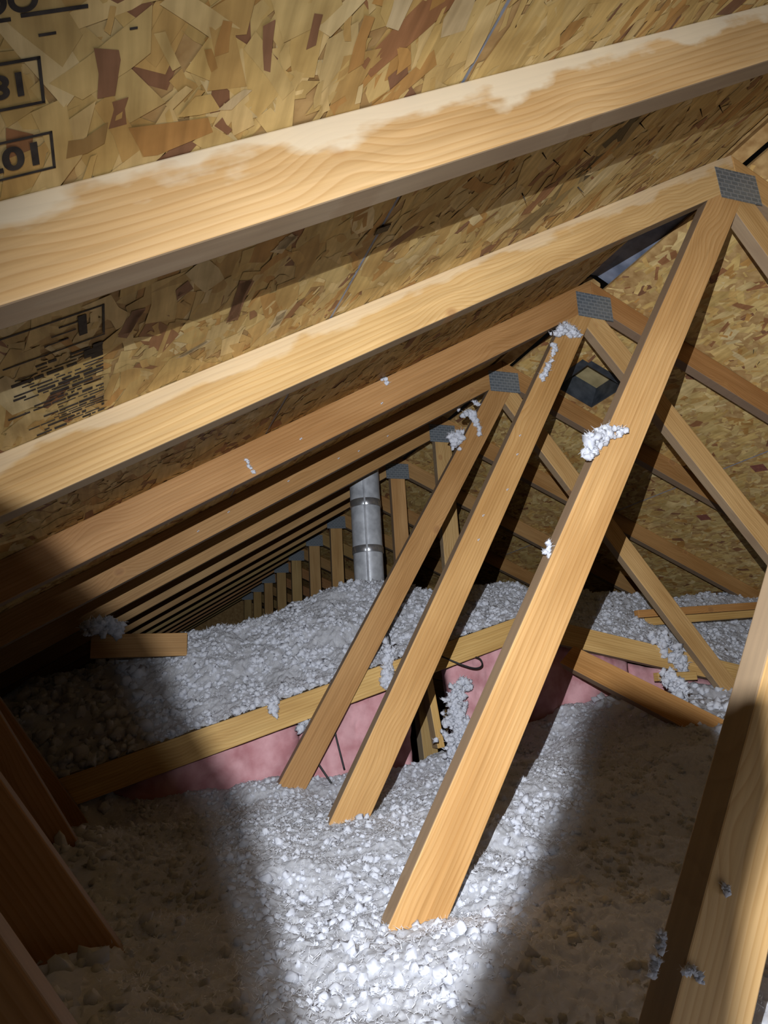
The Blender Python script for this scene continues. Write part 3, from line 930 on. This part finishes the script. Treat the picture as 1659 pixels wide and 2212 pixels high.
def nodules(x, y, amp, cell, seed):
    wx = x + 0.35 * cell * fbm(x, y, 0.6 / cell, 2, seed + 20) * 2
    wy = y + 0.35 * cell * fbm(x + 5, y, 0.6 / cell, 2, seed + 21) * 2
    d, h = worley(wx, wy, cell, seed)
    bump = np.sqrt(np.clip(1 - (d / 0.85) ** 2, 0, 1)) * (0.35 + 0.9 * h)
    d2, h2 = worley(wx * 1.0 + 3.1, wy, cell * 0.45, seed + 3)
    b2 = np.sqrt(np.clip(1 - (d2 / 0.85) ** 2, 0, 1)) * (0.3 + 0.9 * h2)
    return amp * (bump + 0.42 * b2)


def field(name, x0, x1, y0, y1, st, zf, cell, amp, seed):
    xs = np.arange(x0, x1 + st / 2, st); ys = np.arange(y0, y1 + st / 2, st)
    X, Y = np.meshgrid(xs, ys)
    Z = zf(X, Y) + nodules(X, Y, amp, cell, seed) - amp * 0.6
    Z = Z + amp * 0.5 * fbm(X, Y, 1.6 / cell, 2, seed + 33)
    Xd = X + 0.4 * cell * fbm(X, Y, 1.3 / cell, 2, seed + 41); Yd = Y + 0.4 * cell * fbm(X + 9, Y, 1.3 / cell, 2, seed + 42)
    V = np.stack([Xd, Yd, Z], -1).reshape(-1, 3)
    ny, nx = X.shape
    idx = np.arange(nx * ny).reshape(ny, nx)
    F = np.stack([idx[:-1, :-1], idx[:-1, 1:], idx[1:, 1:], idx[1:, :-1]], -1).reshape(-1, 4)
    return V, F


# clump library
def ico(sub):
    bm = bmesh.new(); bmesh.ops.create_icosphere(bm, subdivisions=sub, radius=1.0)
    V = np.array([v.co[:] for v in bm.verts]); F = np.array([[v.index for v in f.verts] for f in bm.faces]); bm.free()
    return V, F


I2V, I2F = ico(2)
CL = []
for i in range(24):
    r = 1.0 + rng.normal(0, 0.17, len(I2V))
    sp = rng.random(len(I2V)) < 0.07
    r = np.where(sp, r + rng.uniform(0.35, 0.9, len(I2V)), r)
    W_ = I2V * np.clip(r, 0.4, 2.2)[:, None] + rng.normal(0, 0.07, I2V.shape)
    CL.append(W_ * rng.uniform(0.65, 1.25, (1, 3)))


def clumps(P, R):
    """P (n,3) centres, R (n,) radii -> V, F"""
    n = len(P); nv = len(I2V)
    ci = rng.integers(0, len(CL), n)
    B = np.stack(CL)[ci]                                   # n,nv,3
    q = rng.normal(size=(n, 4)); q /= np.linalg.norm(q, axis=1)[:, None]
    a, b, c, d = q.T
    Rm = np.stack([np.stack([1 - 2 * (c * c + d * d), 2 * (b * c - a * d), 2 * (b * d + a * c)], -1),
                   np.stack([2 * (b * c + a * d), 1 - 2 * (b * b + d * d), 2 * (c * d - a * b)], -1),
                   np.stack([2 * (b * d - a * c), 2 * (c * d + a * b), 1 - 2 * (b * b + c * c)], -1)], 1)
    V = np.einsum('nij,nkj->nki', Rm, B) * R[:, None, None] + P[:, None, :]
    F = I2F[None] + (np.arange(n) * nv)[:, None, None]
    return V.reshape(-1, 3), F.reshape(-1, 3)


def fuzz(P, ln, wd):
    """fine curved fibres standing out of the points P -> V, F (3 triangles each)"""
    n = len(P)
    d = rng.normal(size=(n, 3)); d[:, 2] = np.abs(d[:, 2]) * 0.8; d /= np.linalg.norm(d, axis=1)[:, None]
    e = d + rng.normal(0, 0.6, (n, 3)); e /= np.linalg.norm(e, axis=1)[:, None]
    u = np.cross(d, rng.normal(size=(n, 3))); u /= np.linalg.norm(u, axis=1)[:, None] + 1e-9
    L = ln * rng.uniform(0.4, 1.3, (n, 1)); W2 = wd * rng.uniform(0.5, 1.2, (n, 1)) / 2
    m = P + d * L * 0.55; t = m + e * L * 0.55
    V = np.stack([P - u * W2, P + u * W2, m - u * W2 * 0.8, m + u * W2 * 0.8, t], 1).reshape(-1, 3)
    b = (np.arange(n) * 5)[:, None, None]
    F = (np.array([[0, 1, 3], [0, 3, 2], [2, 3, 4]])[None] + b).reshape(-1, 3)
    return V, F


def fuzz_on(x0, x1, y0, y1, n, zf, ln, wd):
    x = rng.uniform(x0, x1, n); y = rng.uniform(y0, y1, n)
    return fuzz(np.stack([x, y, zf(x, y) + rng.uniform(-0.002, 0.007, n)], -1), ln, wd)


def scatter(x0, x1, y0, y1, n, zf, rmin, rmax):
    x = rng.uniform(x0, x1, n); y = rng.uniform(y0, y1, n)
    r = rmin + (rmax - rmin) * rng.random(n) ** 2
    # bunch the clumps
    k = fbm(x, y, 14.0, 3, 77) > -0.22
    x, y, r = x[k], y[k], r[k]
    z = zf(x, y) + r * rng.uniform(-0.1, 0.7, len(x))
    return np.stack([x, y, z], -1), r


def stuff(name, V, F, label, cat):
    V = V.copy(); V[:, 2] += H
    o = link(name, np_mesh(name, V, F, True), WHITE)
    tag(o, label, cat, kind='stuff')
    return o


def tri(F4):
    return np.concatenate([F4[:, [0, 1, 2]], F4[:, [0, 2, 3]]])


def joinVF(parts):
    Vs, Fs, o = [], [], 0
    for V, F in parts:
        if F.shape[1] == 4: F = tri(F)
        Vs.append(V); Fs.append(F + o); o += len(V)
    return np.concatenate(Vs), np.concatenate(Fs)


parts = [field('a', -0.02, 1.77, 0.55, 2.47, 0.0044, zA, 0.0125, 0.0062, 1),
         field('b', -1.3, 0.02, 0.55, 2.47, 0.012, zA, 0.030, 0.008, 1),
         field('c', 1.73, 4.6, 0.55, 2.47, 0.010, zA, 0.028, 0.012, 1),
         field('d', -1.3, 4.6, -0.8, 0.60, 0.02, zA, 0.05, 0.012, 1)]
P_, R_ = scatter(0.0, 1.75, 0.6, 2.42, 9600, zA, 0.0025, 0.0088)
parts.append(clumps(P_, R_))
P_, R_ = scatter(-0.6, 0.0, 0.5, 2.4, 1100, zA, 0.008, 0.02)
parts.append(clumps(P_, R_))
P_, R_ = scatter(1.75, 2.6, 1.0, 2.42, 900, zA, 0.008, 0.018)
parts.append(clumps(P_, R_))
parts.append(fuzz_on(0.0, 1.75, 0.58, 2.40, 95000, zA, 0.008, 0.0011))
stuff('loose_fill_insulation', *joinVF(parts), 'white loose-fill insulation covering the low floor in the foreground', 'insulation')

parts = [field('a', 0.08, 2.22, 2.392, 3.25, 0.005, zB, 0.018, 0.009, 5),
         field('b', -0.55, 0.1, 2.392, 3.25, 0.012, zB, 0.03, 0.012, 5),
         field('c', 2.2, 3.5, 2.392, 3.25, 0.007, zB, 0.020, 0.009, 5),
         field('d', -0.55, 3.5, 3.25, 9.0, 0.03, zB, 0.06, 0.012, 5)]
P_, R_ = scatter(0.12, 2.2, 2.40, 3.15, 5700, zB, 0.004, 0.012); parts.append(clumps(P_, R_))
P_, R_ = scatter(2.2, 3.6, 2.40, 3.15, 2600, zB, 0.005, 0.013); parts.append(clumps(P_, R_))
P_, R_ = scatter(-0.3, 0.12, 2.40, 3.15, 500, zB, 0.01, 0.025); parts.append(clumps(P_, R_))
parts.append(fuzz_on(0.1, 3.4, 2.39, 3.10, 45000, zB, 0.012, 0.0017))
stuff('loose_fill_insulation', *joinVF(parts), 'white loose-fill insulation heaped on the raised ceiling behind the sloping timbers', 'insulation')


# ------------------------------------------------------------------ tufts
def tuft(pts, rad, n, label, cl_r=(0.004, 0.009), group=None, spread=1.0, depth=0.35):
    pts = np.array(pts, float)
    seg = rng.integers(0, len(pts) - 1, n) if len(pts) > 1 else np.zeros(n, int)
    t = rng.random(n)[:, None]
    if len(pts) > 1:
        P = pts[seg] * (1 - t) + pts[seg + 1] * t
        rr = np.array(rad if hasattr(rad, '__len__') else [rad] * len(pts))
        sc = (rr[seg] * (1 - t[:, 0]) + rr[seg + 1] * t[:, 0])
    else:
        P = np.repeat(pts, n, 0); sc = np.full(n, rad if not hasattr(rad, '__len__') else rad[0])
    off = rng.normal(0, 0.5, (n, 3)) * sc[:, None] * spread
    off[:, 1] = -np.abs(off[:, 1]) * depth * 2
    P = P + off
    R = rng.uniform(*cl_r, n)
    V, F = joinVF([clumps(P, R), fuzz(np.repeat(P, 10, 0) + rng.normal(0, 0.4, (n * 10, 3)) * np.repeat(R, 10)[:, None], float(np.mean(R)) * 1.9, float(np.mean(R)) * 0.28)])
    c = pts.mean(0)
    V = V - c
    o = link('insulation_tuft', np_mesh('insulation_tuft', V, F, True), WHITE, loc=Vector(c) + Vector((0, 0, H)))
    tag(o, label, 'insulation tuft', group)
    return o


y1, y2, y3 = YT[1] - 0.003, YT[2] - 0.003, YT[3] - 0.003
tuft([(0.888, y1, 0.446), (0.911, y1, 0.48), (0.943, y1, 0.497), (0.985, y1, 0.508)], [0.016, 0.017, 0.014, 0.010], 70, 'large ragged white tuft stuck on the biggest orange web', (0.004, 0.009))
tuft([(0.782, y1 + .015, 0.262), (0.775, y1 + .015, 0.243)], [0.006, 0.006], 10, 'small white tuft low on the left edge of the biggest web', (0.003, 0.006))
tuft([(1.405, y2, 1.108), (1.375, y2, 1.135), (1.345, y2, 1.13), (1.312, y2, 1.092)], [0.012, 0.014, 0.016, 0.018], 60, 'hooked white tuft at the top of the third truss web', (0.004, 0.010))
tuft([(1.312, y2, 1.07), (1.300, y2, 1.03), (1.268, y2, 0.98), (1.235, y2, 0.93)], [0.010, 0.010, 0.008, 0.007], 34, 'thin white strand hanging below the hooked tuft on the third web', (0.004, 0.008))
tuft([(1.235, y3, 0.955), (1.25, y3, 0.965)], [0.030, 0.026], 60, 'round white tuft on the upper end of the fourth truss web', (0.006, 0.013), depth=0.2)
tuft([(1.285, y3, 1.07), (1.315, y3, 1.08), (1.335, y3, 1.05), (1.355, y3, 0.985)], [0.018, 0.018, 0.010, 0.006], 55, 'curved white tuft above the round one on the fourth web', (0.005, 0.010))
tuft([(1.335, y3, 1.135), (1.36, y3, 1.118)], [0.008, 0.006], 12, 'tiny white wisp under the fourth truss plate', (0.003, 0.007))
tuft([(0.70, y2, 0.885), (0.712, y2, 0.862)], [0.006, 0.005], 10, 'white wisp on the third chord nearest the plate', (0.003, 0.006))
tuft([(0.306, y2, 0.607), (0.312, y2, 0.585), (0.328, y2, 0.570)], [0.004, 0.003, 0.005], 22, 'small white wisp low on the third chord', (0.0018, 0.0038))
tuft([(0.667, y2, 0.902), (0.662, y2, 0.893)], [0.010, 0.008], 10, 'small grey tuft on the upper edge of the third chord', (0.004, 0.008))
# spill between the dark gap and the pink batt
_sp = tuft([(1.185, 2.40, 0.00), (1.165, 2.38, -0.10), (1.16, 2.36, -0.20), (1.14, 2.32, -0.26)], [0.025, 0.045, 0.055, 0.07], 480, 'white insulation spilling down between the dark gap and the pink batt', (0.005, 0.011), depth=0.3)
_sp['kind'] = 'stuff'
tuft([(1.225, 2.41, 0.035), (1.235, 2.41, 0.015)], [0.02, 0.02], 30, 'white tuft at the top corner of the pink batt beside the loose wire', (0.005, 0.012))
tuft([(0.93, 2.40, 0.16), (0.905, 2.372, 0.07), (0.90, 2.372, 0.03)], [0.03, 0.016, 0.014], 90, 'white tuft draped over the left sloping timber between two webs', (0.006, 0.013))
tuft([(0.50, 2.385, 0.0), (0.50, 2.372, -0.035)], [0.02, 0.012], 40, 'small white tuft hanging over the left sloping timber', (0.005, 0.011))
tuft([(2.10, 2.40, 0.16), (2.19, 2.372, 0.11), (2.22, 2.370, 0.05), (2.225, 2.368, -0.005)], [0.05, 0.035, 0.022, 0.014], 190, 'white fluff hanging down over the right sloping timber', (0.006, 0.014))
tuft([(1.935, 2.15, 0.005), (1.955, 2.12, -0.035), (1.95, 2.10, -0.075)], [0.03, 0.035, 0.018], 110, 'white tuft sitting on the brown diagonal brace', (0.006, 0.014))
tuft([(0.62, 2.42, -0.085), (0.66, 2.42, -0.075)], [0.035, 0.03], 60, 'white tuft tucked under the left timber against pink insulation', (0.006, 0.013))
tuft([(0.480, YT[0] + .016, -0.226), (0.471, YT[0] + .014, -0.243), (0.464, YT[0] + .014, -0.257)], [0.003, 0.005, 0.006], 34, 'dim white tuft wrapped on the dark edge of the near right web', (0.002, 0.004))
tuft([(0.483, YT[0] - .002, -0.252), (0.497, YT[0] - .002, -0.254), (0.501, YT[0] - .002, -0.262)], [0.0022, 0.003, 0.003], 20, 'small bone-shaped white wisp on the face of the near right web', (0.0018, 0.003))
tuft([(0.545, YT[0] - .003, -0.19), (0.548, YT[0] - .003, -0.198)], [0.002, 0.002], 6, 'tiny white fleck high on the face of the near right web', (0.002, 0.0035))
tuft([(-0.10, 2.745, 0.285), (-0.04, 2.74, 0.30), (0.02, 2.742, 0.285)], [0.02, 0.028, 0.02], 60, 'dim white tuft lying on the short horizontal board at left', (0.008, 0.016))
# specks on chords and webs
speck = [(0.69, 2, 0.69), (0.45, 2, 0.70), (0.56, 3, 0.66), (0.83, 3, 0.86), (0.75, 3, 0.70), (0.35, 3, 0.52), (0.95, 3, 0.93), (0.25, 3, 0.50)]
sp_me = None
for i, (x, k, z) in enumerate(speck):
    zc = RZ + (x - RX) * math.tan(AL) + 0.03 + 0.012 * (i % 3)
    if sp_me is None:
        V, F = clumps(np.zeros((3, 3)) + rng.normal(0, 0.002, (3, 3)), np.array([0.0024, 0.0018, 0.002]))
        sp_me = np_mesh('insulation_speck', V, F, True)
    o = link('insulation_speck', sp_me, WHITE, loc=Vector((x, YT[k] - 0.003, zc + H)))
    tag(o, 'tiny white speck of insulation on the third chord' if k == 2 else 'tiny white speck of insulation on the fourth chord', 'insulation speck', 'white specks on the third chord' if k == 2 else 'white specks on the fourth chord')
for i, (t) in enumerate((0.30, 0.36, 0.47, 0.55, 0.62)):
    c2 = Vector((0.957, 0.405)); d = Vector((math.cos(math.radians(59.2)), math.sin(math.radians(59.2))))
    q = c2 + d * (0.75 - t * 1.2) + Vector((0.02 * ((i * 7) % 3 - 1), 0))
    o = link('insulation_speck', sp_me, WHITE, loc=Vector((q.x, YT[2] - 0.003, q.y + H)))
    tag(o, 'tiny white speck of insulation on the third truss web', 'insulation speck', 'white specks on the third web')

# ------------------------------------------------------------------ wires
def wire(pts, r, label):
    # Catmull-Rom through the points
    P = [Vector(p) for p in pts]; out = []
    for i in range(len(P) - 1):
        p0 = P[max(i - 1, 0)]; p1 = P[i]; p2 = P[i + 1]; p3 = P[min(i + 2, len(P) - 1)]
        for j in range(8):
            t = j / 8
            out.append(0.5 * ((2 * p1) + (p2 - p0) * t + (2 * p0 - 5 * p1 + 4 * p2 - p3) * t * t + (3 * p1 - p0 - 3 * p2 + p3) * t ** 3))
    out.append(P[-1])
    c = P[0].copy()
    me = tube_mesh('loose_wire', [p - c for p in out], r)
    tag(link('loose_wire', me, WIRE, loc=c + Vector((0, 0, H))), label, 'wire')


wire([(0.918, 2.42, 0.250), (0.93, 2.40, 0.215), (0.932, 2.39, 0.17), (0.925, 2.40, 0.12)], 0.0028, 'short black wire sticking out of the white pile between two webs')
wire([(1.05, 2.37, 0.145), (1.11, 2.35, 0.122), (1.18, 2.33, 0.088), (1.235, 2.33, 0.072), (1.27, 2.34, 0.082), (1.272, 2.36, 0.108), (1.262, 2.42, 0.122)], 0.0032, 'curled black wire under the left sloping timber beside the big web')
wire([(0.712, 2.41, -0.07), (0.718, 2.395, -0.13), (0.738, 2.38, -0.235)], 0.0034, 'longer dark wire hanging in front of pink insulation between the webs')
wire([(0.63, 2.41, -0.17), (0.655, 2.39, -0.215), (0.69, 2.37, -0.275)], 0.0034, 'shorter dark wire lower left, in front of pink insulation')

# ------------------------------------------------------------------ head torch (off to the side of the photo)
lroot = empty('head_torch', LAMP - AX * 0.03)
tag(lroot, 'small black head torch with an added shadow mask beside the camera', 'torch')
rt_ = AX.cross(Vector((0, 0, 1))).normalized(); up_ = rt_.cross(AX).normalized()
mL = Matrix(((rt_.x, up_.x, -AX.x, 0), (rt_.y, up_.y, -AX.y, 0), (rt_.z, up_.z, -AX.z, 0), (0, 0, 0, 1)))
mL.translation = LAMP
MASK_DIST = 0.05
bm = bmesh.new()
bmesh.ops.create_cone(bm, cap_ends=True, segments=24, radius1=0.022, radius2=0.016, depth=0.03)
bmesh.ops.translate(bm, verts=bm.verts, vec=(0, 0, 0.022))
link('body', bm_mesh(bm, 'body'), BLACKP, lroot, mw=mL)
# added shadow mask, shaped to cast two low dark areas: left wing, notch, right tab (local x right, y up, at MASK_DIST in front of the lamp)
mask_outline = [(-1.0, -0.95), (-1.0, 0.37), (-0.673, 0.224), (-0.601, 0.200), (-0.537, 0.140), (-0.461, 0.093), (-0.438, 0.057), (-0.405, -0.011), (-0.351, -0.093),
       (-0.299, -0.160), (-0.287, -0.207), (-0.265, -0.267), (-0.247, -0.323), (-0.232, -0.383), (-0.197, -0.484), (-0.13, -0.70), (-0.09, -0.68), (-0.032, -0.486),
       (0.020, -0.370), (0.065, -0.280), (0.089, -0.218), (0.122, -0.157), (0.128, -0.108), (0.142, -0.065), (0.162, -0.038), (0.204, -0.027), (0.245, -0.045),
       (0.285, -0.064), (0.320, -0.085), (0.329, -0.155), (0.352, -0.142), (0.388, -0.145), (0.372, -0.26), (0.317, -0.385), (0.275, -0.54), (0.20, -0.95)]
bm = bmesh.new()
a_ = [bm.verts.new((x * MASK_DIST, y * MASK_DIST, -MASK_DIST)) for x, y in mask_outline]
b_ = [bm.verts.new((x * MASK_DIST, y * MASK_DIST, -MASK_DIST - 0.0008)) for x, y in mask_outline]
from mathutils.geometry import tessellate_polygon
for t_ in tessellate_polygon([[Vector((x, y, 0)) for x, y in mask_outline]]):
    bm.faces.new([a_[i] for i in t_]); bm.faces.new([b_[i] for i in reversed(t_)])
for i in range(len(mask_outline)): bm.faces.new((a_[i], b_[i], b_[(i + 1) % len(mask_outline)], a_[(i + 1) % len(mask_outline)]))
link('shadow_mask', bm_mesh(bm, 'shadow_mask'), BLACKP, lroot, mw=mL)
for x in (-0.9, 0.12):  # made-up arms that carry the added mask
    bm = bmesh.new(); bmesh.ops.create_cube(bm, size=1.0)
    for v in bm.verts:
        z = 0.02 if v.co.z > 0 else -MASK_DIST
        v.co = Vector(((x if v.co.z < 0 else x * 0.2) * MASK_DIST + v.co.x * 0.006, -0.9 * MASK_DIST * (1 if v.co.z < 0 else 0.35) + v.co.y * 0.003, z))
    link('shadow_mask_arm', bm_mesh(bm, 'shadow_mask_arm'), BLACKP, lroot, mw=mL)
